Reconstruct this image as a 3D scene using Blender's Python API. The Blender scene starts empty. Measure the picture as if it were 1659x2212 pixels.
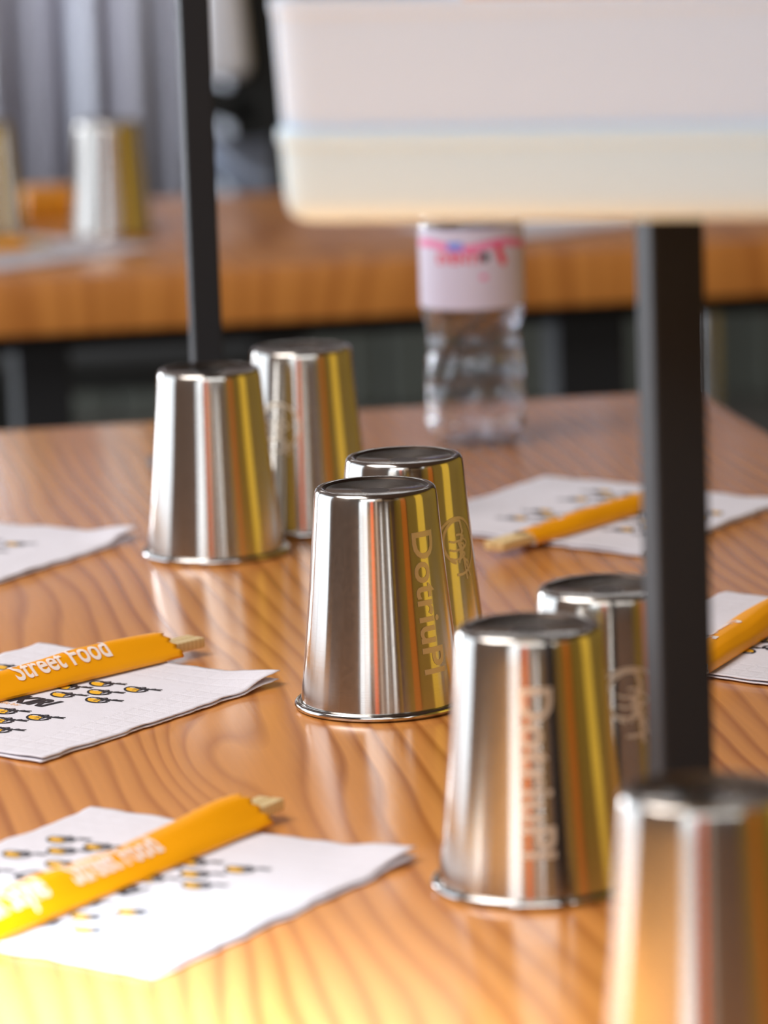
import bpy, bmesh, math, random
from mathutils import Vector, Matrix, noise
C = bpy.context.scene.collection
S = bpy.context.scene
PI = math.pi; R = math.radians
TZ = 0.75                                    # height of both table tops

# ------------------------------------------------------------------ camera
cd = bpy.data.cameras.new('camera'); cam = bpy.data.objects.new('camera', cd); C.objects.link(cam)
cd.sensor_fit = 'VERTICAL'; cd.sensor_height = 36; cd.lens = 153.3
cd.clip_start = .05; cd.clip_end = 50
cd.dof.use_dof = True; cd.dof.focus_distance = 2.40; cd.dof.aperture_fstop = 5.8; cd.dof.aperture_blades = 0
p, r = R(10.2), R(1.9)
fw = Vector((0, math.cos(p), -math.sin(p))); r0 = Vector((1, 0, 0)); u0 = r0.cross(fw)
cr = math.cos(r)*r0 - math.sin(r)*u0; cu = math.cos(r)*u0 + math.sin(r)*r0
m = Matrix((cr, cu, -fw)).transposed().to_4x4(); m.translation = Vector((0, 0, TZ+.53))
cam.matrix_world = m
S.camera = cam
# ------------------------------------------------------------------ light
S.view_settings.view_transform = 'Standard'; S.view_settings.look = 'None'
S.view_settings.gamma = 1; S.view_settings.use_curve_mapping = False
S.view_settings.exposure = 0.0
w = bpy.data.worlds.new('world'); S.world = w; w.use_nodes = True
w.node_tree.nodes['Background'].inputs[0].default_value = (.75, .85, 1, 1)
w.node_tree.nodes['Background'].inputs[1].default_value = 1.0
def area(name, loc, tgt, sx, sy, P, col):
    l = bpy.data.lights.new(name, 'AREA'); l.shape = 'RECTANGLE'; l.size = sx; l.size_y = sy; l.energy = P; l.color = col
    o = bpy.data.objects.new(name, l); C.objects.link(o); o.location = loc
    o.rotation_euler = (Vector(tgt)-Vector(loc)).to_track_quat('-Z', 'Y').to_euler()
    return o
area('daylight_left_window', (-3.19, 4.0, 1.35), (0, 4.0, 1.35), 3.1, 2.5, 34, (.80, .89, 1))
area('daylight_back_window', (-2.15, -2.49, 1.5), (-2.15, 0, 1.5), 1.5, 1.9, 13, (.84, .92, 1))
area('daylight_skylight', (-1.5, 1.9, 2.97), (-1.5, 1.9, 0), 2.0, 1.6, 84, (1, .95, .93))
area('tray_fill_light', (.4, -1.0, 2.95), (.3, .4, 1.0), 5.0, 1.8, 115, (.92, .96, 1))  # added fill light that brightens the tray fronts
area('curtain_side_fill', (-3.19, 6.95, 1.1), (0, 6.95, 1.1), 1.7, 1.9, 150, (.86, .92, 1))  # added light, put in to brighten the curtain pleats from the side
area('curtain_top_fill', (-.3, 7.3, 2.97), (-.3, 7.75, 0), 2.6, .5, 25, (.92, .95, 1))  # added fill aimed down at the curtain
sp = bpy.data.lights.new('sun_patch_spotlight', 'SPOT'); sp.energy = 3600; sp.spot_size = R(23); sp.spot_blend = 1; sp.shadow_soft_size = .05; sp.color = (.74, .90, 1)
so = bpy.data.objects.new('sun_patch_spotlight', sp); C.objects.link(so); so.location = (-1.0, .3, 2.6)
so.rotation_euler = (Vector((-.39, 1.43, TZ))-so.location).to_track_quat('-Z', 'Y').to_euler()

# ------------------------------------------------------------------ materials
def lin(c):
    return tuple(((v/255)/12.92 if v/255 <= .04045 else ((v/255+.055)/1.055)**2.4) for v in c)+(1,)
def mat(name, col=(128,128,128), rough=.5, metal=0, **k):
    m = bpy.data.materials.new(name); m.use_nodes = True
    b = m.node_tree.nodes['Principled BSDF']
    b.inputs['Base Color'].default_value = lin(col); b.inputs['Roughness'].default_value = rough; b.inputs['Metallic'].default_value = metal
    for a, v in k.items(): b.inputs[a.replace('_', ' ')].default_value = v
    # every material carries a slight procedural mottling of its own roughness
    nt = m.node_tree; n = nt.nodes.new('ShaderNodeTexNoise'); n.inputs['Scale'].default_value = 35
    mr = nt.nodes.new('ShaderNodeMapRange'); mr.inputs[3].default_value = max(0, rough-.03); mr.inputs[4].default_value = min(1, rough+.03)
    nt.links.new(n.outputs[0], mr.inputs[0]); nt.links.new(mr.outputs[0], b.inputs['Roughness'])
    return m
def N(nt, t, **k):
    n = nt.nodes.new(t)
    for a, v in k.items(): setattr(n, a, v)
    return n
def steel_mat(name, col, rough, an):
    m = mat(name, col, rough, 1); nt = m.node_tree; b = nt.nodes['Principled BSDF']
    tg = N(nt, 'ShaderNodeTangent', direction_type='RADIAL', axis='Z'); nt.links.new(tg.outputs[0], b.inputs['Tangent'])
    b.inputs['Anisotropic'].default_value = an; b.inputs['Anisotropic Rotation'].default_value = .25
    # fine brushing running round the cup
    tc = N(nt, 'ShaderNodeTexCoord'); mp = N(nt, 'ShaderNodeMapping'); mp.inputs['Scale'].default_value = (14, 14, 2600)
    no = N(nt, 'ShaderNodeTexNoise'); no.inputs['Scale'].default_value = 1; no.inputs['Detail'].default_value = 2
    bp = N(nt, 'ShaderNodeBump'); bp.inputs['Strength'].default_value = .05; bp.inputs['Distance'].default_value = .0002
    nt.links.new(tc.outputs['Object'], mp.inputs[0]); nt.links.new(mp.outputs[0], no.inputs['Vector'])
    nt.links.new(no.outputs[0], bp.inputs['Height']); nt.links.new(bp.outputs[0], b.inputs['Normal'])
    return m
STEEL = steel_mat('brushed_steel', (208, 202, 194), .17, .85)
STEEL_TOP = mat('darkened_turned_steel', (92, 80, 72), .35, 1)  # colour darkened to stand in for the dark reflection on the cup tops
STEEL_RIM = mat('polished_steel', (205, 203, 200), .12, 1)
ETCH = mat('etched_steel', (226, 214, 194), .45, .8)
BLACK = mat('black_powder_coat', (28, 29, 32), .55, Specular_IOR_Level=.3)
NAVY = mat('black_ink', (28, 28, 40), .6)
YINK = mat('yellow_ink', (245, 185, 35), .6)
OINK = mat('orange_ink', (250, 190, 120), .6)
WHINK = mat('white_ink', (250, 235, 225), .6)
SLEEVE = mat('orange_sleeve_paper', (252, 168, 3), .42)
LINING = mat('white_paper_lining', (240, 228, 215), .7)
WHITEP = mat('white_plastic', (218, 234, 252), .5)
CREAMP = mat('frosted_plastic', (214, 238, 250), .5)

def wood_mat(name, base, dark, freq, knot=None, rough=.2):
    m = bpy.data.materials.new(name); m.use_nodes = True; nt = m.node_tree; b = nt.nodes['Principled BSDF']; L = nt.links.new
    tc = N(nt, 'ShaderNodeTexCoord'); sep = N(nt, 'ShaderNodeSeparateXYZ'); L(tc.outputs['Object'], sep.inputs[0])
    def M(op, a, c=None, d=None):
        n = N(nt, 'ShaderNodeMath', operation=op)
        for i, v in enumerate((a, c, d)):
            if v is None: continue
            if isinstance(v, (int, float)): n.inputs[i].default_value = v
            else: L(v, n.inputs[i])
        return n.outputs[0]
    def noise_(sc, detail, s=1, dist=0):
        mp = N(nt, 'ShaderNodeMapping'); mp.inputs['Scale'].default_value = sc; L(tc.outputs['Object'], mp.inputs[0])
        n = N(nt, 'ShaderNodeTexNoise'); n.inputs['Scale'].default_value = s; n.inputs['Detail'].default_value = detail; n.inputs['Distortion'].default_value = dist
        L(mp.outputs[0], n.inputs['Vector']); return n.outputs[0]
    big = noise_((5, 1.3, 1), 2); med = noise_((24, 3.2, 1), 2)
    g = M('ADD', M('MULTIPLY', sep.outputs[0], freq), M('ADD', M('MULTIPLY', big, 7), M('MULTIPLY', med, .8)))
    if knot:
        for kx, ky, sx, sy, amp in knot:
            dx = M('DIVIDE', M('SUBTRACT', sep.outputs[0], kx), sx); dy = M('DIVIDE', M('SUBTRACT', sep.outputs[1], ky), sy)
            e = M('EXPONENT', M('MULTIPLY', M('ADD', M('MULTIPLY', dx, dx), M('MULTIPLY', dy, dy)), -1.0))
            g = M('ADD', g, M('MULTIPLY', e, amp))
    fr = M('FRACT', g)
    rp = N(nt, 'ShaderNodeValToRGB'); L(fr, rp.inputs[0]); e = rp.color_ramp.elements
    e[0].position = 0; e[0].color = (.0, .0, .0, 1); e[1].position = 1; e[1].color = (.15, .15, .15, 1)
    for pos, v in ((.35, .08), (.62, .42), (.80, .85), (.91, .5)):
        x = e.new(pos); x.color = (v, v, v, 1)
    amt = M('MULTIPLY', rp.outputs[0], M('ADD', M('MULTIPLY', noise_((9, 2, 1), 1), 1.1), .12))
    fib = noise_((420, 9, 1), 3)
    mx = N(nt, 'ShaderNodeMix', data_type='RGBA'); mx.inputs['A'].default_value = lin(base); mx.inputs['B'].default_value = lin(dark); L(amt, mx.inputs['Factor'])
    tone = noise_((3.2, .9, 1), 1)
    hs = N(nt, 'ShaderNodeHueSaturation'); L(mx.outputs['Result'], hs.inputs['Color'])
    L(M('ADD', M('MULTIPLY', fib, .22), M('ADD', M('MULTIPLY', tone, .35), .72)), hs.inputs['Value'])
    L(hs.outputs[0], b.inputs['Base Color'])
    b.inputs['Roughness'].default_value = rough; b.inputs['IOR'].default_value = 1.46
    b.inputs['Coat Weight'].default_value = .1; b.inputs['Coat Roughness'].default_value = .12
    bp = N(nt, 'ShaderNodeBump'); bp.inputs['Strength'].default_value = .12; bp.inputs['Distance'].default_value = .0004
    L(fib, bp.inputs['Height']); L(bp.outputs[0], b.inputs['Normal'])
    return m
TABLE_AX = math.atan2(.168, 1)               # both tables are turned by this angle
TC = Vector((.252, 3.452, TZ))               # far right corner of the near table
ca, sa = math.cos(TABLE_AX), math.sin(TABLE_AX)
def tloc(x, y):                              # world -> near table's own axes
    dx, dy = x-TC.x, y-TC.y
    return (dx*ca+dy*sa, -dx*sa+dy*ca)
k1 = tloc(-.100, 2.235)
TABLE = wood_mat('varnished_pine', (218, 146, 76), (142, 70, 22), 66, [(k1[0], k1[1], (.026), .11, 2.2)])
REAR = wood_mat('varnished_pine_rear', (216, 142, 68), (160, 88, 32), 30, rough=.3)
BAMBOO = wood_mat('bamboo', (232, 205, 150), (200, 160, 100), 300, rough=.5)
DARKW = mat('dark_brown_wood', (66, 46, 36), .5)

# ------------------------------------------------------------------ mesh helpers
def obj(name, bm, mats, parent=None, smooth=True, loc=None, rz=0):
    me = bpy.data.meshes.new(name); bm.normal_update(); bm.to_mesh(me); bm.free()
    for m in (mats if isinstance(mats, (list, tuple)) else [mats]): me.materials.append(m)
    if smooth:
        me.polygons.foreach_set('use_smooth', [True]*len(me.polygons))
        try: me.set_sharp_from_angle(angle=R(35))
        except Exception: pass
    o = bpy.data.objects.new(name, me); C.objects.link(o); o.parent = parent
    if loc: o.location = loc
    if rz: o.rotation_euler.z = rz
    return o
def tag(o, label, cat, group=None, kind=None):
    o['label'] = label; o['category'] = cat
    if group: o['group'] = group
    if kind: o['kind'] = kind
    return o
def empty(name, loc=(0, 0, 0), rz=0):
    o = bpy.data.objects.new(name, None); C.objects.link(o); o.location = loc; o.rotation_euler.z = rz; o.empty_display_size = .02
    return o
def box(bm, x0, x1, y0, y1, z0, z1, bev=0, seg=2, mi=0):
    g = bmesh.ops.create_cube(bm, size=1)['verts']
    for v in g:
        v.co = Vector(((x0+x1)/2+v.co.x*(x1-x0), (y0+y1)/2+v.co.y*(y1-y0), (z0+z1)/2+v.co.z*(z1-z0)))
    fs = {f for v in g for f in v.link_faces}
    for f in fs: f.material_index = mi
    if bev:
        es = list({e for v in g for e in v.link_edges})
        bmesh.ops.bevel(bm, geom=es, offset=bev, segments=seg, affect='EDGES', profile=.5)
def lathe(bm, prof, seg=96, mi=0, fn=None):
    rings = []
    for (rr, z) in prof:
        if rr < 1e-6: rings.append([bm.verts.new((0, 0, z))]); continue
        ring = []
        for k in range(seg):
            a = 2*PI*k/seg; q = (fn(rr, z, a) if fn else rr)
            ring.append(bm.verts.new((q*math.sin(a), -q*math.cos(a), z)))
        rings.append(ring)
    for a, b in zip(rings, rings[1:]):
        for k in range(seg):
            k2 = (k+1) % seg
            if len(a) == 1 and len(b) == 1: continue
            if len(a) == 1: f = bm.faces.new((a[0], b[k2], b[k]))
            elif len(b) == 1: f = bm.faces.new((a[k], a[k2], b[0]))
            else: f = bm.faces.new((a[k], a[k2], b[k2], b[k]))
            f.material_index = mi
    bmesh.ops.recalc_face_normals(bm, faces=bm.faces[:])
def arc(cx, cy, rx, ry, a0, a1, n=14):
    return [(cx+rx*math.cos(R(a0+(a1-a0)*i/n)), cy+ry*math.sin(R(a0+(a1-a0)*i/n))) for i in range(n+1)]
def ribbon(bm, pts, w, fn, mi=0):
    out = []
    for i, q in enumerate(pts):
        a = pts[max(0, i-1)]; b = pts[min(len(pts)-1, i+1)]
        d = Vector((b[0]-a[0], b[1]-a[1])); d = d.normalized() if d.length > 0 else Vector((1, 0)); n = Vector((-d.y, d.x))*w/2
        out.append((bm.verts.new(fn(q[0]+n.x, q[1]+n.y)), bm.verts.new(fn(q[0]-n.x, q[1]-n.y))))
    for (a, b), (c, d) in zip(out, out[1:]):
        f = bm.faces.new((a, b, d, c)); f.material_index = mi
def poly(bm, pts, fn, mi=0):
    cx = sum(q[0] for q in pts)/len(pts); cy = sum(q[1] for q in pts)/len(pts)
    c = bm.verts.new(fn(cx, cy)); vs = [bm.verts.new(fn(*q)) for q in pts]
    for i in range(len(vs)):
        f = bm.faces.new((c, vs[i], vs[(i+1) % len(vs)])); f.material_index = mi
_tx = {}
def text_tris(s, bold=.0, shear=0, spacing=1):
    key = (s, bold, shear, spacing)
    if key in _tx: return _tx[key]
    cv = bpy.data.curves.new('t', 'FONT'); cv.body = s; cv.size = 1; cv.offset = bold; cv.shear = shear; cv.space_character = spacing
    cv.resolution_u = 4; cv.align_x = 'CENTER'; cv.align_y = 'CENTER'
    o = bpy.data.objects.new('t', cv); C.objects.link(o)
    me = bpy.data.meshes.new_from_object(o.evaluated_get(bpy.context.evaluated_depsgraph_get()))
    V = [(v.co.x, v.co.y) for v in me.vertices]; F = [tuple(f.vertices) for f in me.polygons]
    bpy.data.objects.remove(o); bpy.data.meshes.remove(me)
    _tx[key] = (V, F); return V, F
def text(bm, s, sx, sy, ox, oy, fn, mi=0, cuts=(), **k):
    V, F = text_tris(s, **k); t = bmesh.new()
    vs = [t.verts.new((x*sx+ox, y*sy+oy, 0)) for x, y in V]
    for f in F:
        try: t.faces.new([vs[i] for i in f])
        except ValueError: pass
    for c in cuts:
        bmesh.ops.bisect_plane(t, geom=t.verts[:]+t.edges[:]+t.faces[:], plane_co=(0, c, 0), plane_no=(0, 1, 0))
    mp = {v: bm.verts.new(fn(v.co.x, v.co.y)) for v in t.verts}
    for f in t.faces:
        try: g = bm.faces.new([mp[v] for v in f.verts]); g.material_index = mi
        except ValueError: pass
    t.free()
def copy_tree(o, parent=None):
    c = o.copy(); C.objects.link(c); c.parent = parent
    for ch in o.children: copy_tree(ch, c)
    return c

# ------------------------------------------------------------------ room
def struct(name, bm, m, **k):
    o = obj(name, bm, m, smooth=False, **k); o['kind'] = 'structure'; return o
WALL = mat('brown_plaster', (104, 87, 77), .8)
WALLR = mat('yellow_paint', (178, 142, 40), .6)
WALLF = mat('taupe_plaster', (92, 74, 62), .8)
CEIL = mat('dark_ceiling', (112, 94, 84), .8)
FLOOR = mat('dark_concrete', (70, 66, 60), .5)
WAINS = mat('green_grey_panel', (68, 70, 62), .6)
b = bmesh.new(); box(b, -3.3, 3.3, -2.6, 8.4, -.1, 0); struct('floor', b, FLOOR)
b = bmesh.new(); box(b, -3.3, 3.3, -2.6, 8.4, 3.0, 3.1); struct('ceiling', b, CEIL)
b = bmesh.new(); box(b, -3.3, 3.3, 8.3, 8.4, 0, 3.0); struct('wall_far', b, WALLF)
b = bmesh.new(); box(b, 3.2, 3.3, -2.6, 8.3, 0, 3.0); struct('wall_right', b, WALLR)
def holed(x0, x1, z0, z1, hx0, hx1, hz0, hz1, put):
    bm = bmesh.new()
    for a in ((x0, hx0, z0, z1), (hx1, x1, z0, z1), (hx0, hx1, z0, hz0), (hx0, hx1, hz1, z1)): put(bm, *a)
    return bm
b = holed(-2.6, 5.8, 0, 3, 2.4, 5.6, .08, 2.62, lambda bm, a, c, d, e: box(bm, -3.3, -3.2, a, c, d, e))
for a in ((5.8, 6.05, 0, 3), (7.85, 8.3, 0, 3), (6.05, 7.85, 0, .12), (6.05, 7.85, 2.08, 3)): box(b, -3.3, -3.2, *a)
struct('wall_left', b, WALL)
b = holed(-3.2, 3.2, 0, 3, -2.95, -1.35, .5, 2.5, lambda bm, a, c, d, e: box(bm, a, c, -2.6, -2.5, d, e)); struct('wall_back', b, WALL)
def window(name, ax, a0, a1, z0, z1, fix):
    root = empty(name, (0, 0, 0)); root['kind'] = 'structure'
    bm = bmesh.new()
    def bar(p0, p1, q0, q1):
        if ax == 'y': box(bm, fix-.04, fix+.02, p0, p1, q0, q1, .004)
        else: box(bm, p0, p1, fix-.04, fix+.02, q0, q1, .004)
    w_ = .05
    bar(a0, a1, z0, z0+w_); bar(a0, a1, z1-w_, z1); bar(a0, a0+w_, z0, z1); bar(a1-w_, a1, z0, z1); bar((a0+a1)/2-.03, (a0+a1)/2+.03, z0, z1)
    obj('window_frame', bm, BLACK, root, smooth=False)
window('window_1', 'y', 2.4, 5.6, .08, 2.62, -3.24)
window('added_window', 'y', 6.05, 7.85, .12, 2.08, -3.24)  # added window, put in only for the side light on the curtain
window('window_2', 'x', -2.95, -1.35, .5, 2.5, -2.54)
# panelling along the far wall's foot, darkened for shade under the rear table
b = bmesh.new()
x = -2.2
while x < 2.2:
    box(b, x, x+.165, 8.2, 8.3, 0, .33, .01); x += .17
struct('trim_1', b, WAINS)

# steel-grey pleated curtain across the far wall
def curtain_mat():
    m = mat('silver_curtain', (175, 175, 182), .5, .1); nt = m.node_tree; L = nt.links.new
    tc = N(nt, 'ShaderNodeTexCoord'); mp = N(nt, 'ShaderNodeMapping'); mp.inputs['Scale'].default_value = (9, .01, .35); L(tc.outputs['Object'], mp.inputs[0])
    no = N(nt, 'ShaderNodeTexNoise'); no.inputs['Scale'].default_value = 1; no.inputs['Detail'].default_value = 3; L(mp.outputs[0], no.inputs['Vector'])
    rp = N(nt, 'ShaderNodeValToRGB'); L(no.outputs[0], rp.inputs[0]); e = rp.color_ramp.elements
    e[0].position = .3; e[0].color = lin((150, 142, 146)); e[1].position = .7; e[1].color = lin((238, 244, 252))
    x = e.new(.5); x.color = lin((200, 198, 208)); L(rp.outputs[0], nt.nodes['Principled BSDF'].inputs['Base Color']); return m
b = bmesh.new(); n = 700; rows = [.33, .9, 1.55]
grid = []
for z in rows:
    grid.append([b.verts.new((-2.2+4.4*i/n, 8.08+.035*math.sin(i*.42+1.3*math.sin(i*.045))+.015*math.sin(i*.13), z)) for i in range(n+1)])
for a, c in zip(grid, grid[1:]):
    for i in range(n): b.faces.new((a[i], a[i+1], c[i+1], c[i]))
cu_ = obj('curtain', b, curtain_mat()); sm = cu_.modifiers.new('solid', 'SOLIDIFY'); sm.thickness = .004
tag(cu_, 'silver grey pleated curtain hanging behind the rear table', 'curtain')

# glowing panels added to put coloured stripes into the cup reflections (right of and behind the photographer's spot)
def emis(name, col, st):
    m = mat(name, col, .5); bb = m.node_tree.nodes['Principled BSDF']; bb.inputs['Emission Color'].default_value = lin(col); bb.inputs['Emission Strength'].default_value = st; return m
def glowbox(name, x0, x1, y0, y1, z0, z1, col, st, label, face):
    root = empty(name, ((x0+x1)/2, (y0+y1)/2, z0)); ox, oy, oz = root.location
    bm = bmesh.new(); box(bm, x0-ox, x1-ox, y0-oy, y1-oy, 0, z1-z0, .006); obj('case', bm, BLACK, root, smooth=False)
    bm = bmesh.new(); g = .02
    if face == 'x-': box(bm, x0-ox-.004, x0-ox+.004, y0-oy+g, y1-oy-g, g, z1-z0-g, .002)
    else: box(bm, x0-ox+g, x1-ox-g, y1-oy-.004, y1-oy+.004, g, z1-z0-g, .002)
    obj('panel', bm, emis(name+'_glow', col, st), root, smooth=False)
    tag(root, label, 'glowbox')
glowbox('added_yellow_glow', 3.095, 3.195, 1.75, 2.75, .3, 2.3, (240, 195, 60), .55, 'bright yellow lightbox added on the yellow wall right of the table for the cups to mirror', 'x-')
glowbox('added_amber_glow', 3.095, 3.195, -.55, .35, .3, 2.3, (205, 110, 5), .35, 'amber brown lightbox added on the yellow wall nearer the back wall for the cups to mirror', 'x-')
glowbox('added_orange_glow', -.85, -.38, -2.495, -2.395, .3, 2.2, (255, 95, 25), .8, 'narrow orange red lightbox added as a sign on the back wall beside the window for the cups to mirror', 'y')
glowbox('added_pale_glow', -.1, .22, -2.495, -2.395, .3, 2.2, (225, 215, 205), .45, 'narrow pale grey lightbox added on the back wall for the cups to mirror', 'y')

# ------------------------------------------------------------------ near table
def table(name, loc, x0, x1, y0, y1, m, label, thick, rad, legs):
    root = empty(name, loc, TABLE_AX); 
    bm = bmesh.new(); pts = []
    for cx, cy, a in ((x1-rad, y1-rad, 0), (x0+rad, y1-rad, 90), (x0+rad, y0+rad, 180), (x1-rad, y0+rad, 270)):
        pts += arc(cx, cy, rad, rad, a, a+90, 8)
    vs = [bm.verts.new((x, y, 0)) for x, y in pts]; f = bm.faces.new(vs)
    g = bmesh.ops.extrude_face_region(bm, geom=[f]); dn = [v for v in g['geom'] if isinstance(v, bmesh.types.BMVert)]
    for v in dn: v.co.z = -thick
    bmesh.ops.recalc_face_normals(bm, faces=bm.faces[:])
    es = [e for e in bm.edges if abs(e.verts[0].co.z-e.verts[1].co.z) < 1e-6]
    bmesh.ops.bevel(bm, geom=es, offset=.003, segments=3, affect='EDGES', profile=.5)
    obj('tabletop', bm, m, root)
    for (x, y, wx, wy) in legs:
        bm = bmesh.new(); box(bm, x-wx, x+wx, y-wy, y+wy, -TZ+.0, -thick, .003); obj('leg', bm, BLACK, root, smooth=False)
    for ya in (y0+.1, y1-.13):
        bm = bmesh.new(); box(bm, x0+.12, x1-.12, ya, ya+.03, -thick-.03, -thick); obj('cross_bar', bm, BLACK, root, smooth=False)
    tag(root, label, 'table')
    return root
table('dining_table', TC, -.86, 0, -2.35, 0, TABLE, 'varnished pine dining table in front, set with napkins and upturned steel cups', .035, .03,
      [(-.76, -2.25, .03, .03), (-.1, -2.25, .03, .03), (-.76, -.12, .03, .03), (-.1, -.12, .03, .03)])
RL = Vector((0, 4.385, TZ))
table('rear_table', RL, -1.5, 1.35, 0, .70, REAR, 'long varnished pine table standing behind the front table', .058, .02,
      [(-.335, .10, .028, .04), (.235, .10, .037, .04), (-1.4, .5, .03, .05), (1.25, .5, .03, .05)])

# ------------------------------------------------------------------ cups
def cup_r(z):                                 # outer radius of an upturned cup at height z
    t = max(0, min(1, (z-.004)/.1155)); return .0449-.0112*t-.0006*math.sin(PI*t)
def icon(bm, fn, s, ink=0, fill=1, lw=.055, ring=False):
    """bowl of noodles with two chopsticks, drawn in a unit box"""
    F = lambda x, y: fn(x*s, y*s)
    if ring: ribbon(bm, arc(0, 0, .62, .62, -10, 300, 60), .06, F, ink)
    if fill is not None: poly(bm, arc(-.1, .0, .42, .38, 185, 300, 14)+[(-.02, -.02), (-.3, .04)], F, fill)
    ribbon(bm, arc(-.1, .02, .47, .45, 165, 345, 26), lw, F, ink)
    ribbon(bm, [(-.56, .13), (-.3, .2), (-.1, .1), (.15, .08), (.36, -.02)], lw, F, ink)
    for k in range(3): ribbon(bm, arc(-.18+.19*k, .02, .07, .20, 200-10*k, 20, 10)+[(-.1+.19*k, -.12), (-.14+.19*k, -.26)], lw*.7, F, ink)
    ribbon(bm, [(-.15+.05*i, .2+.12*math.sin(i*.7)) for i in range(14)], lw*.7, F, ink)
    ribbon(bm, [(-.05+.075*i, .02+.035*i) for i in range(11)], lw*.8, F, ink)
    ribbon(bm, [(.0+.075*i, .12+.010*i) for i in range(11)], lw*.8, F, ink)
def make_cup():
    root = empty('steel_cup')
    bm = bmesh.new()
    out = [(cup_r(.0035+.112*i/20), .0035+.112*i/20) for i in range(21)]
    out += [(.0336, .1185), (.0333, .1204), (.0325, .1217), (.0314, .1223), (.0302, .1225)]
    ins = [(.0302, .1213), (.0318, .1204), (.0324, .118)]+[(cup_r(.0035+.112*i/20)-.0006, .0035+.112*i/20) for i in range(20, -1, -1)]
    ring_end = len(out)
    lathe(bm, out+[(.0290, .1222)], 128)
    lathe(bm, [(0, .1190)]+ins+[out[0]], 96)
    obj('body', bm, STEEL, root)
    bm = bmesh.new()
    lathe(bm, [(.0290, .1222), (.0276, .1215), (.0266, .1204), (.0252, .1199), (.0232, .1201), (.0215, .1206), (.0200, .1204), (.0186, .1199), (.0182, .1196), (0, .1196)], 96)
    obj('base_disc', bm, STEEL_TOP, root)
    bm = bmesh.new(); n = 12
    prof = [(.0464+.0021*math.cos(2*PI*i/n), .0023+.0021*math.sin(2*PI*i/n)) for i in range(n+1)]
    lathe(bm, prof, 128)
    obj('rolled_rim', bm, STEEL_RIM, root)
    return root
def cup_map(zc, ph):
    def fn(u, v):
        z = zc-u; rr = cup_r(z)+.00015; a = R(ph)+v/rr
        return (rr*math.sin(a), -rr*math.cos(a), z)
    return fn
def add_word(root, ph):
    bm = bmesh.new()
    text(bm, 'DotriuPl', .0225, .0215, 0, 0, cup_map(.062, ph), cuts=[i*.0012 for i in range(-9, 10)], bold=.018, spacing=1.02)
    obj('lettering', bm, ETCH, root)
def add_logo(root, ph, z=.073):
    bm = bmesh.new(); icon(bm, cup_map(z, ph), .026, 0, None, .07, ring=True)
    obj('emblem', bm, ETCH, root)
proto = make_cup()
cups = [
 ((-.0044, 2.3485), 'steel cup standing in front centre with lettering down its right side', ('w', 43)),
 ((.0123, 2.4470), 'steel cup half hidden behind the centre cup, round emblem on its right', ('l', 50)),
 ((-.1111, 2.8161), 'plain steel cup at far left of the cup rows, nearest the thin black post', None),
 ((-.0521, 2.9037), 'steel cup behind the plain far left cup, farthest on the table', ('l', -28)),
 ((.0646, 1.9598), 'steel cup with lettering down the middle, in front of the thick black post', ('w', 0)),
 ((.1057, 2.0472), 'steel cup partly hidden behind the thick black post, emblem low on its side', ('l', 12)),
 ((.1207, 1.6373), 'blurred steel cup at the bottom right, closest of all', None),
 ((-.2837, 4.6951), 'blurred steel cup on the rear table with a white stripe of light', None),
 ((-.4240, 4.7416), 'blurred steel cup on the rear table cut off by the left edge of the photo', None)]
for i, ((x, y), lab, deco) in enumerate(cups):
    o = proto if i == 0 else None
    if o is None:
        o = proto.copy(); C.objects.link(o)
        for ch in proto.children:
            if ch.name.startswith(('lettering', 'emblem')): continue
            c = ch.copy(); C.objects.link(c); c.parent = o
    o.location = (x, y, TZ); o.rotation_euler.z = 0
    tag(o, lab, 'cup', 'upturned steel cups')
    if deco: (add_word if deco[0] == 'w' else add_logo)(o, deco[1])

# ------------------------------------------------------------------ napkins
def napkin_mat():
    m = mat('tissue_paper', (226, 222, 228), .9); nt = m.node_tree; L = nt.links.new; b = nt.nodes['Principled BSDF']
    uv = N(nt, 'ShaderNodeUVMap'); sep = N(nt, 'ShaderNodeSeparateXYZ'); L(uv.outputs[0], sep.inputs[0])
    def M(op, a, c=None):
        n = N(nt, 'ShaderNodeMath', operation=op)
        for i, v in enumerate((a, c)):
            if v is None: continue
            if isinstance(v, (int, float)): n.inputs[i].default_value = v
            else: L(v, n.inputs[i])
        return n.outputs[0]
    u, v = sep.outputs[0], sep.outputs[1]
    edge = M('MINIMUM', M('MINIMUM', u, M('SUBTRACT', 1, u)), M('MINIMUM', v, M('SUBTRACT', 1, v)))
    mask = M('LESS_THAN', edge, .17)
    vo = N(nt, 'ShaderNodeTexVoronoi'); vo.inputs['Scale'].default_value = 115; vo.inputs['Randomness'].default_value = .15; L(uv.outputs[0], vo.inputs['Vector'])
    lines = M('POWER', M('ABSOLUTE', M('SINE', M('MULTIPLY', u, 52))), 14); lines2 = M('POWER', M('ABSOLUTE', M('SINE', M('MULTIPLY', v, 52))), 14)
    h = M('MULTIPLY', mask, M('ADD', M('MULTIPLY', vo.outputs['Distance'], 1.0), M('MULTIPLY', M('MAXIMUM', lines, lines2), -.8)))
    no = N(nt, 'ShaderNodeTexNoise'); no.inputs['Scale'].default_value = 260; L(uv.outputs[0], no.inputs['Vector'])
    no2 = N(nt, 'ShaderNodeTexNoise'); no2.inputs['Scale'].default_value = 14; L(uv.outputs[0], no2.inputs['Vector'])
    h = M('ADD', h, M('ADD', M('MULTIPLY', no.outputs[0], .35), M('MULTIPLY', no2.outputs[0], 2.0)))
    bp = N(nt, 'ShaderNodeBump'); bp.inputs['Strength'].default_value = .55; bp.inputs['Distance'].default_value = .0006
    L(h, bp.inputs['Height']); L(bp.outputs[0], b.inputs['Normal'])
    return m
TISSUE = napkin_mat()
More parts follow.
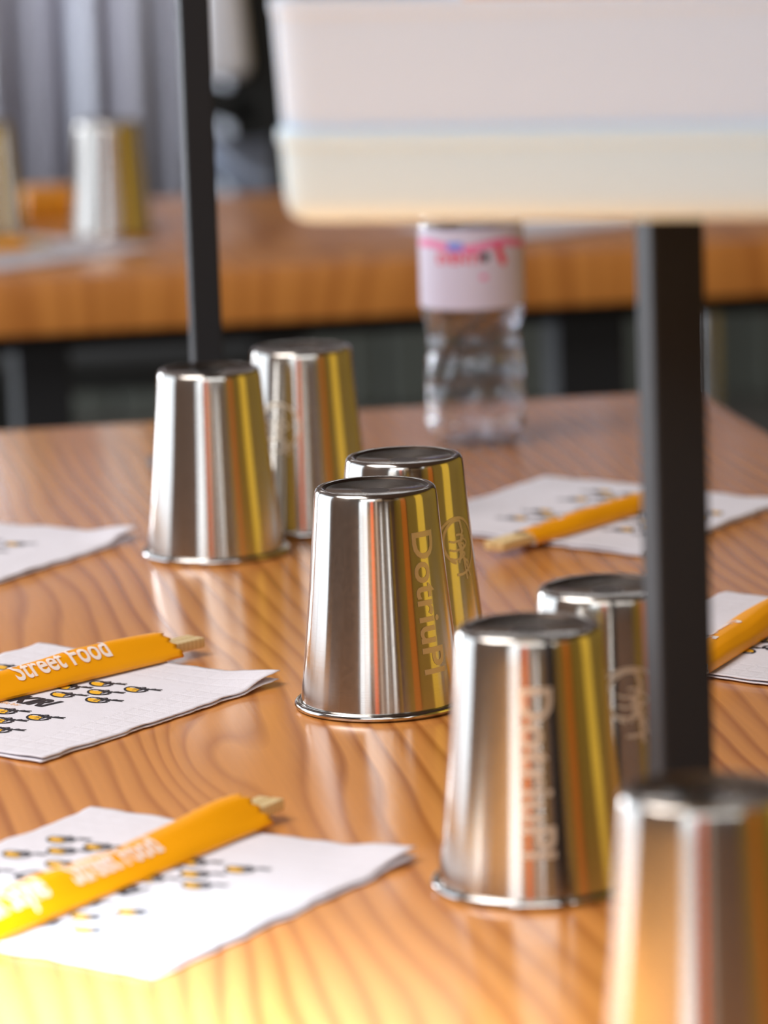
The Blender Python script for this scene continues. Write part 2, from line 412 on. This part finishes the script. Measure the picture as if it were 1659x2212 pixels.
ICONS = [(.265,.868),(.345,.800),(.414,.883),(.437,.729),(.280,.739),(.285,.444),(.364,.376),(.437,.313),(.287,.300),(.364,.507),(.441,.451),
         (.668,.324),(.662,.466),(.740,.400),(.818,.332),(.820,.459),(.56,.86),(.66,.88),(.70,.63),(.78,.57)]
def make_napkin(right, bot, top, seed, lift=.004, printed=True, tilt=0):
    """square folded napkin; right/bot/top are three of its corners on the table (world xy)"""
    r_ = Vector(right); a = Vector(bot)-r_; b_ = Vector(top)-r_
    root = empty('paper_napkin', (r_.x, r_.y, TZ))
    def hz(u, v):
        e = max(0, 1-(u*u+v*v)/.05); q = noise.noise(Vector((u*2.6+seed, v*2.6, seed*1.7)))
        ed = min(u, v, 1-u, 1-v); k = math.exp(-max(ed, 0)*14)
        q2 = noise.noise(Vector((u*9+seed, v*9, 5.1)))
        return .0022+lift*e*e+.0009*(q+.5)+k*.0012*(q2+.3)
    def pos(u, v, dz=0, wob=1):
        n1 = noise.noise(Vector((u*11, v*11, seed+3)))*.0022+noise.noise(Vector((u*37, v*37, seed+9)))*.0008
        ed = min(u, v, 1-u, 1-v); k = math.exp(-max(ed, 0)*40)*wob
        uu, vv = u+(n1*k)/.2*(1 if abs(u-.5) > abs(v-.5) else 0), v+(n1*k)/.2*(0 if abs(u-.5) > abs(v-.5) else 1)
        # soft corners
        q = a*uu+b_*vv
        return Vector((q.x, q.y, hz(u, v)+dz))
    def ply(name, dz, ins, sd, sh):
        bm = bmesh.new(); n = 72; uvl = bm.loops.layers.uv.new('UVMap'); g = []
        for i in range(n+1):
            g.append([])
            for j in range(n+1):
                u, v = i/n, j/n
                co = pos(u, v, dz); co.x += sh[0]; co.y += sh[1]
                if dz < 0: co.z = .0006+(co.z+.0002)*.45
                g[i].append(bm.verts.new(co))
        for i in range(n):
            for j in range(n):
                f = bm.faces.new((g[i][j], g[i][j+1], g[i+1][j+1], g[i+1][j]))
                for lp, (p_, q_) in zip(f.loops, ((i, j), (i, j+1), (i+1, j+1), (i+1, j))): lp[uvl].uv = (p_/n, q_/n)
        bmesh.ops.recalc_face_normals(bm, faces=bm.faces[:])
        if g[n//2][n//2].normal.z < 0: bmesh.ops.reverse_faces(bm, faces=bm.faces[:])
        o = obj(name, bm, TISSUE, root)
        s_ = o.modifiers.new('solid', 'SOLIDIFY'); s_.thickness = .0006; s_.offset = -1
        return o
    ply('top_ply', 0, 0, seed, (0, 0)); ply('under_ply', -.0012, 0, seed+4, (.0016*math.cos(seed), -.0022))
    if printed:
        bm = bmesh.new(); La, Lb = a.length, b_.length
        def fr(u0, v0):
            def fn(x, y):      # print x runs from the top corner to the right corner, y up towards the right corner from the bottom one
                u = u0-y/La; v = v0-x/Lb; c = pos(u, v, .0003, 0); return c
            return fn
        for (u, v) in ICONS: icon(bm, fr(u, v), .0170, 0, 1, .085)
        text(bm, 'OISHI KIRI', .0160, .0215, 0, 0, fr(.55, .60), 0, cuts=[-.003, 0, .003], bold=.045, shear=.25)
        text(bm, 'street noodle bar', .0052, .0062, .004, 0, fr(.60, .60), 2)
        obj('print', bm, [NAVY, YINK, OINK], root, smooth=False)
    return root
def sq(right, ang_a=238, ang_b=146, s=.2):
    r_ = Vector(right); return right, (r_.x+s*math.cos(R(ang_a)), r_.y+s*math.sin(R(ang_a))), (r_.x+s*math.cos(R(ang_b)), r_.y+s*math.sin(R(ang_b)))
GN = 'printed paper napkins'
tag(make_napkin((.0100, 2.0094), (-.1048, 1.8249), (-.1509, 2.1237), 1.3), 'printed napkin lying nearest at lower left, half in the sunlight', 'napkin', GN)
tag(make_napkin((-.0616, 2.4075), (-.1841, 2.2325), (-.2067, 2.5289), 4.1, .005), 'printed napkin in the middle of the left side with sharp black lettering', 'napkin', GN)
tag(make_napkin(*sq((-.1657, 2.8733), 240, 146, .2), 7.7, .006), 'farthest napkin at the left edge, beside the plain steel cup', 'napkin', GN)
tag(make_napkin((.0095, 2.8800), (.1160, 3.0540), (.1671, 2.7513), 2.2, .0), 'far right napkin lying beyond the thick black post', 'napkin', GN)
n5 = make_napkin((.1010, 2.4500), (.2080, 2.6200), (.2570, 2.3200), 6.3, .0); tag(n5, 'right napkin cut off by the right edge of the photo', 'napkin', GN)

# ------------------------------------------------------------------ chopsticks in orange paper sleeves
SP = [(-.0125, .0002), (-.0128, .0016), (-.0112, .0034), (-.0062, .0078), (-.0020, .0112), (.0010, .0122), (.0042, .0120), (.0082, .0100), (.0112, .0060), (.0120, .0016), (.0115, .0002)]
SL = [0]
for q, q2 in zip(SP, SP[1:]): SL.append(SL[-1]+math.dist(q, q2))
def sprof(s):
    s = max(0, min(SL[-1]-1e-6, s))
    for i in range(len(SL)-1):
        if SL[i] <= s <= SL[i+1]:
            t = (s-SL[i])/(SL[i+1]-SL[i]); return (SP[i][0]*(1-t)+SP[i+1][0]*t, SP[i][1]*(1-t)+SP[i+1][1]*t)
def make_chopsticks(tip, ang, seed, words=(('Street Food', .085),), hs=1.0, z0=.0036, ws=1.0, L=.295):
    """tip = world xy of the bare ends; the packet runs back from there at angle ang (degrees, direction tip-wards)"""
    root = empty('packed_chopsticks', (tip[0], tip[1], TZ+z0), R(ang))
    x0 = -.024
    def pos(x, s, off=0):
        y, z = sprof(s); k = .9+.1*math.cos(x*35+seed); w_ = noise.noise(Vector((x*28, s*90, seed)))*.0009
        fl = 1-.25*max(0, min(1, (x+.034)/.01))*0
        return Vector((x, y*ws*(1+off*.0), (z*hs*k*fl+w_*min(1, z/.004))+off))
    bm = bmesh.new(); nx = 70; ns = 30; g = []
    for i in range(nx+1):
        row = []
        for j in range(ns+1):
            s = SL[-1]*j/ns; y, z = sprof(s)
            end = x0-.010*((y+.0125)/.025)+.0018*math.sin(j*1.7+seed)*min(1, z/.006)
            x = -L+(end+L)*i/nx
            row.append(bm.verts.new(pos(x, s)))
        g.append(row)
    for i in range(nx):
        for j in range(ns): bm.faces.new((g[i][j], g[i][j+1], g[i+1][j+1], g[i+1][j]))
        bm.faces.new((g[i][ns], g[i][0], g[i+1][0], g[i+1][ns]))
    bmesh.ops.recalc_face_normals(bm, faces=bm.faces[:])
    sl = obj('paper_sleeve', bm, [SLEEVE, LINING], root)
    s_ = sl.modifiers.new('solid', 'SOLIDIFY'); s_.thickness = .0005; s_.offset = -1; s_.material_offset = 1; s_.material_offset_rim = 1
    bm = bmesh.new()
    for wd, at_ in words:
        text(bm, wd, .0150, .0185, -at_, 0, lambda x, y: pos(x, .0150+y, .0004)+Vector((0, -.0002, 0)), 0, cuts=[i*.0009 for i in range(-12, 13)], bold=.02)
    obj('lettering', bm, WHINK, sl, smooth=False)
    for k, yy in enumerate((-.0026, .0052)):
        bm = bmesh.new(); box(bm, -L-.01, 0, yy-.0037, yy+.0037, .0010, .0070, .0009)
        obj('chopstick', bm, BAMBOO, root)
    return root
GC = 'chopsticks in orange sleeves'
T2 = (('Street Food', .146), ('Asian Style', .236))
tag(make_chopsticks((-.0593, 2.1005), 59.0, 1.1, T2, 1.25, ws=1.15), 'nearest chopsticks in an orange sleeve, across the sunlit napkin at lower left', 'chopsticks', GC)
tag(make_chopsticks((-.1113, 2.4976), 46.0, 2.6, (('Street Food', .110),), 1.3, ws=1.05), 'chopsticks in an orange sleeve across the middle left napkin, lettering on its ridge', 'chopsticks', GC)
tag(make_chopsticks((-.2740, 2.9950), 48.0, 3.6, ()), 'barely visible chopstick packet at the left edge, behind the farthest left napkin', 'chopsticks', GC)
tag(make_chopsticks((.0690, 2.7650), 180+54.0, 4.4, (('Street Food', .085),), .95, L=.20), 'chopsticks in an orange sleeve on the far right napkin', 'chopsticks', GC)
tag(make_chopsticks((.1510, 2.3550), 180+66.0, 5.5, (('Street Food', .085),), 1.15, ws=1.25), 'chopsticks in an orange sleeve at the right edge, beside the thick black post', 'chopsticks', GC)

# ------------------------------------------------------------------ black shelf stand, tall black post
P1 = Vector((-.1178, 2.957)); P2 = Vector((.1245, 1.835)); ln = (P2-P1).normalized(); la = math.atan2(ln.y, ln.x)
hgt = .334
def post(bm, s, h, wr):
    box(bm, -s, s, -s, s, .010, h, .0015)
    bmesh.ops.rotate(bm, verts=bm.verts[:], cent=(0, 0, 0), matrix=Matrix.Rotation(R(wr)-la, 3, 'Z')); return bm
root = empty('shelf_stand', (P2.x, P2.y, TZ), la)
obj('post', post(bmesh.new(), .0118, hgt, 14), BLACK, root, smooth=False)
bm = bmesh.new(); box(bm, -.030, .060, -.014, .014, 0, .010, .002); obj('foot', bm, BLACK, root, smooth=False)
bm = bmesh.new(); box(bm, -.26, .035, -.02, .20, hgt, hgt+.008, .002); obj('shelf_board', bm, BLACK, root, smooth=False)
tag(root, 'black metal shelf stand, its thick square post among the right cups under the white trays', 'shelf stand')
root = empty('sign_post', (P1.x, P1.y, TZ), la)
obj('post', post(bmesh.new(), .0100, .66, 12), BLACK, root, smooth=False)
bm = bmesh.new(); box(bm, -.21, .02, -.010, .010, 0, .010, .002); obj('foot', bm, BLACK, root, smooth=False)
bm = bmesh.new(); box(bm, -.012, .25, -.010, .010, .64, .66, .002); obj('top_arm', bm, BLACK, root, smooth=False)
tag(root, 'thin black square post rising behind the far left steel cup', 'post')

# ------------------------------------------------------------------ white trays on the stand
def tray(name, loc, rz, W, Dp, H, rad, m, flare, lip, rb=1):
    bm = bmesh.new()
    def ring(z, off, rr):
        q = []
        for cx, cy, a in ((W-rr, Dp-rr, 0), (rr, Dp-rr, 90), (rr, rr, 180), (W-rr, rr, 270)):
            q += [(x, y, z) for x, y in arc(cx, cy, rr+off, rr+off, a, a+90, 8)]
        return [bm.verts.new(c) for c in q]
    seq = [(.010, -.010), (.003, -.004), (0, -.0012), (.0, 0)]
    prof = [(0, -.012*rb), (.0012, -.006*rb), (.004, -.002*rb), (.010, 0), (H-.006, flare), (H-.005, flare+lip), (H, flare+lip), (H, flare-.002), (.010, -.003), (.005, -.008), (.0035, -.014)]
    rings = [ring(z, off, rad) for z, off in prof]
    for a, c in zip(rings, rings[1:]):
        k = len(a)
        for i in range(k): bm.faces.new((a[i], a[(i+1) % k], c[(i+1) % k], c[i]))
    bm.faces.new(list(reversed(rings[0]))); bm.faces.new(rings[-1])
    bmesh.ops.recalc_face_normals(bm, faces=bm.faces[:])
    return obj(name, bm, m, None, loc=loc, rz=rz)
rz = R(-13)
zb = TZ+hgt+.008
t1 = tray('plastic_tray', (-.037, 1.68, zb), rz, .46, .30, .036, .014, CREAMP, .001, .0012, .7)
tag(t1, 'frosted white plastic tray lying directly on the black shelf, lower of two', 'tray', 'white trays on the shelf')
t2 = tray('plastic_tray', (-.0378, 1.679, zb+.0361), rz, .460, .300, .0505, .016, WHITEP, .0018, .0008, .1)
tag(t2, 'deeper white plastic tray stacked on the frosted tray, upper of two', 'tray', 'white trays on the shelf')

bm = bmesh.new(); box(bm, -.17, .17, -.10, .10, 0, .060, .02, 4)
for v in bm.verts: v.co.z += .006*math.sin(v.co.x*14+1)
tw_ = obj('folded_cloth', bm, mat('tan_orange_cloth', (222, 160, 105), .85), None, loc=(-.037+.23*math.cos(rz)+.15*math.sin(-rz), 1.68+.23*math.sin(rz)+.15*math.cos(rz), zb+.046), rz=rz)
tag(tw_, 'tan orange cloth folded inside the upper white tray, just showing at the top edge', 'cloth')
# ------------------------------------------------------------------ water bottle
PET = bpy.data.materials.new('clear_plastic'); PET.use_nodes = True; nb = PET.node_tree.nodes['Principled BSDF']
nb.inputs['Base Color'].default_value = (.93, .95, 1, 1); nb.inputs['Roughness'].default_value = .04; nb.inputs['Transmission Weight'].default_value = 1; nb.inputs['IOR'].default_value = 1.45
def cn(nt):
    n = N(nt, 'ShaderNodeTexNoise'); n.inputs['Scale'].default_value = 45; bp = N(nt, 'ShaderNodeBump'); bp.inputs['Strength'].default_value = .22; bp.inputs['Distance'].default_value = .001
    nt.links.new(n.outputs[0], bp.inputs['Height']); nt.links.new(bp.outputs[0], nt.nodes['Principled BSDF'].inputs['Normal'])
cn(PET.node_tree)
root = empty('water_bottle', (.0713, 3.2285, TZ), 0)
base_p = [(.0, .006), (.014, .005), (.022, .001), (.028, .0), (.033, .003), (.0362, .010), (.0372, .018), (.0360, .024), (.0372, .030), (.0372, .040), (.0355, .046), (.0368, .052), (.0360, .062),
          (.0335, .070), (.0345, .076), (.0335, .084), (.0350, .091), (.0378, .099), (.0384, .104), (.0384, .166), (.0375, .170), (.0382, .174), (.0375, .184), (.034, .200), (.026, .220), (.017, .236), (.0140, .244), (.0140, .250), (.0165, .251), (.0165, .253), (.0133, .254), (.0133, .268)]
def rip(rr, z, a):
    if .018 < z < .098: return rr*(1+.022*math.sin(7*a+z*50))+.0007*math.sin(10*a-z*120)
    if z <= .012: return rr*(1-.05*(.5+.5*math.cos(5*a)))
    return rr
bm = bmesh.new()
fine = []
for (a, za), (c, zc) in zip(base_p, base_p[1:]):
    for k in range(3): t = k/3; fine.append((a*(1-t)+c*t, za*(1-t)+zc*t))
fine.append(base_p[-1])
lathe(bm, fine+[(max(0, rr-.0006), z+(.0006 if z < .02 else 0)) for rr, z in reversed(fine[1:])]+[(0, .0067)], 96, fn=rip)
obj('bottle_body', bm, PET, root)
LABEL = mat('label_film', (222, 214, 232), .35, Transmission_Weight=.15)
bm = bmesh.new(); lathe(bm, [(.0389, .105), (.0389, .1645), (.0391, .1645), (.0391, .105), (.0389, .105)], 96)
lb = obj('label', bm, LABEL, root)
def lm(x, y): a = x/.0393; return (.0393*math.sin(a), -.0393*math.cos(a), .135+y)
PINK = mat('pink_ink', (236, 120, 170), .5); RED = mat('red_ink', (225, 30, 70), .5); BLUE = mat('blue_ink', (110, 140, 225), .5)
bm = bmesh.new()
ribbon(bm, [(-.055+.005*i, .0170+.002*math.sin(i*.5)) for i in range(23)], .0055, lm, 0)
ribbon(bm, [(-.019+.002*i, .017) for i in range(7)], .006, lm, 2)
text(bm, 'EVENTI', .0105, .0105, -.0115, .0075, lm, 1, cuts=(), bold=.03)
poly(bm, arc(.009, .009, .0036, .0036, 0, 330, 11), lm, 3)
ribbon(bm, [(.019, .018), (.021, .012), (.0235, .005), (.026, .003)], .0055, lm, 1)
poly(bm, arc(.008, -.006, .003, .002, 0, 330, 11), lm, 0)
bmesh.ops.translate(bm, verts=bm.verts[:], vec=(0, 0, 0))
obj('label_print', bm, [PINK, RED, BLUE, NAVY], lb, smooth=False)
bm = bmesh.new(); lathe(bm, [(0, .2705), (.0135, .2705), (.0152, .269), (.0154, .256), (.0148, .2555), (.0140, .2555), (.0140, .2685), (0, .2685)], 60, fn=lambda rr, z, a: rr*(1+.015*(round(a*30) % 2)) if rr > .015 else rr)
obj('cap', bm, mat('blue_cap', (40, 80, 190), .4), root)
tag(root, 'clear plastic water bottle with a pale label and pink red print', 'bottle')

# ------------------------------------------------------------------ things on the rear table
n6 = make_napkin((-.225, 4.545), (-.375, 4.405), (-.365, 4.685), 8.8, 0); tag(n6, 'blurred napkin on the rear table before the two steel cups', 'napkin', GN)
n7 = make_napkin((.300, 4.640), (.150, 4.520), (.180, 4.790), 9.4, 0, False); tag(n7, 'blurred pale napkin at the right of the rear table', 'napkin', GN)
tag(make_chopsticks((-.345, 4.575), 20, 6.1, ()), 'yellow orange chopstick packet on the rear table napkin', 'chopsticks', GC)
bm = bmesh.new(); box(bm, -.028, .028, -.02, .02, 0, .034, .004)
bx = obj('orange_box', bm, mat('orange_card', (245, 165, 35), .5), None, loc=(-.366, 4.90, TZ), rz=TABLE_AX); tag(bx, 'small orange box between the two blurred cups on the rear table', 'box')

# ------------------------------------------------------------------ dark chair behind the rear table
CH = mat('black_leatherette', (32, 33, 31), .9); CHG = mat('blue_grey_metal', (140, 152, 172), .35, .5); CW = mat('gap_white', (235, 236, 240), .8)
root = empty('high_backed_chair', (-.205, 5.75, 0), 0)
def bar(x0, z0, x1, z1, w, d, y=0):
    bm = bmesh.new(); box(bm, -w/2, w/2, y-d/2, y+d/2, 0, 1, .004)
    for v in bm.verts: t = v.co.z; v.co.x += x0+(x1-x0)*t; v.co.z = z0+(z1-z0)*t
    return bm
obj('back_upright', bar(.095, 0, .048, 1.05, .075, .03), CH, root, smooth=False)
obj('back_upright', bar(-.035, .55, -.012, 1.05, .03, .03), CH, root, smooth=False)
bm = bmesh.new(); n = 16; vs = []
for i in range(n+1):
    t = i/n; x = -.03+.10*t; zt = .80-.045*t-.02*math.sin(PI*t); zb_ = .745-.11*t
    vs.append([bm.verts.new((x, -.02-.02*math.sin(PI*t), zt)), bm.verts.new((x, -.03-.02*math.sin(PI*t), zb_))])
for a, c in zip(vs, vs[1:]): bm.faces.new((a[0], c[0], c[1], a[1]))
o = obj('back_panel', bm, CHG, root); s_ = o.modifiers.new('s', 'SOLIDIFY'); s_.thickness = .012
bm = bar(-.035, .845, .06, .80, .0, .03); bm.free()
bm = bmesh.new(); box(bm, -.03, .06, -.015, .015, .79, .835, .01)
for v in bm.verts: v.co.z -= (v.co.x+.03)*.35
obj('cross_rail', bm, CH, root, smooth=False)
bm = bmesh.new(); box(bm, -.34, .10, -.02, .40, .42, .47, .015); obj('seat', bm, CH, root)
for x, y in ((-.32, 0), (-.32, .38), (.08, .38)):
    bm = bmesh.new(); box(bm, x-.018, x+.018, y-.018, y+.018, 0, .42, .003); obj('leg', bm, CH, root, smooth=False)
tag(root, 'dark high-backed chair with a blue grey back panel beyond the rear table', 'chair')
bm = bmesh.new(); box(bm, -.028, .034, -.02, .02, 0, .165, .018, 4)
for v in bm.verts: v.co.x *= .75+.35*(1-v.co.z/.165)
# white block standing in for the brightness seen through the chair back
o = obj('white_gap_block', bm, CW, None, loc=(-.192, 5.71, .835)); tag(o, 'small white towel added for the bright gap in the dark chair back', 'block')
# steel-legged stool under the right of the rear table
root = empty('bar_stool', (.46, 5.0, 0))
for i, a in enumerate((45, 135, 225, 315)):
    bm = bmesh.new(); lathe(bm, [(0, 0), (.0125, 0), (.0125, .62), (0, .62)], 24); bmesh.ops.translate(bm, verts=bm.verts[:], vec=(.12*math.cos(R(a)), .12*math.sin(R(a)), 0)); obj('leg', bm, STEEL_RIM, root)
bm = bmesh.new(); lathe(bm, [(0, .62), (.15, .62), (.155, .63), (.15, .65), (0, .655)], 48); obj('seat', bm, DARKW, root)
tag(root, 'steel legged bar stool tucked behind the right of the rear table', 'stool')
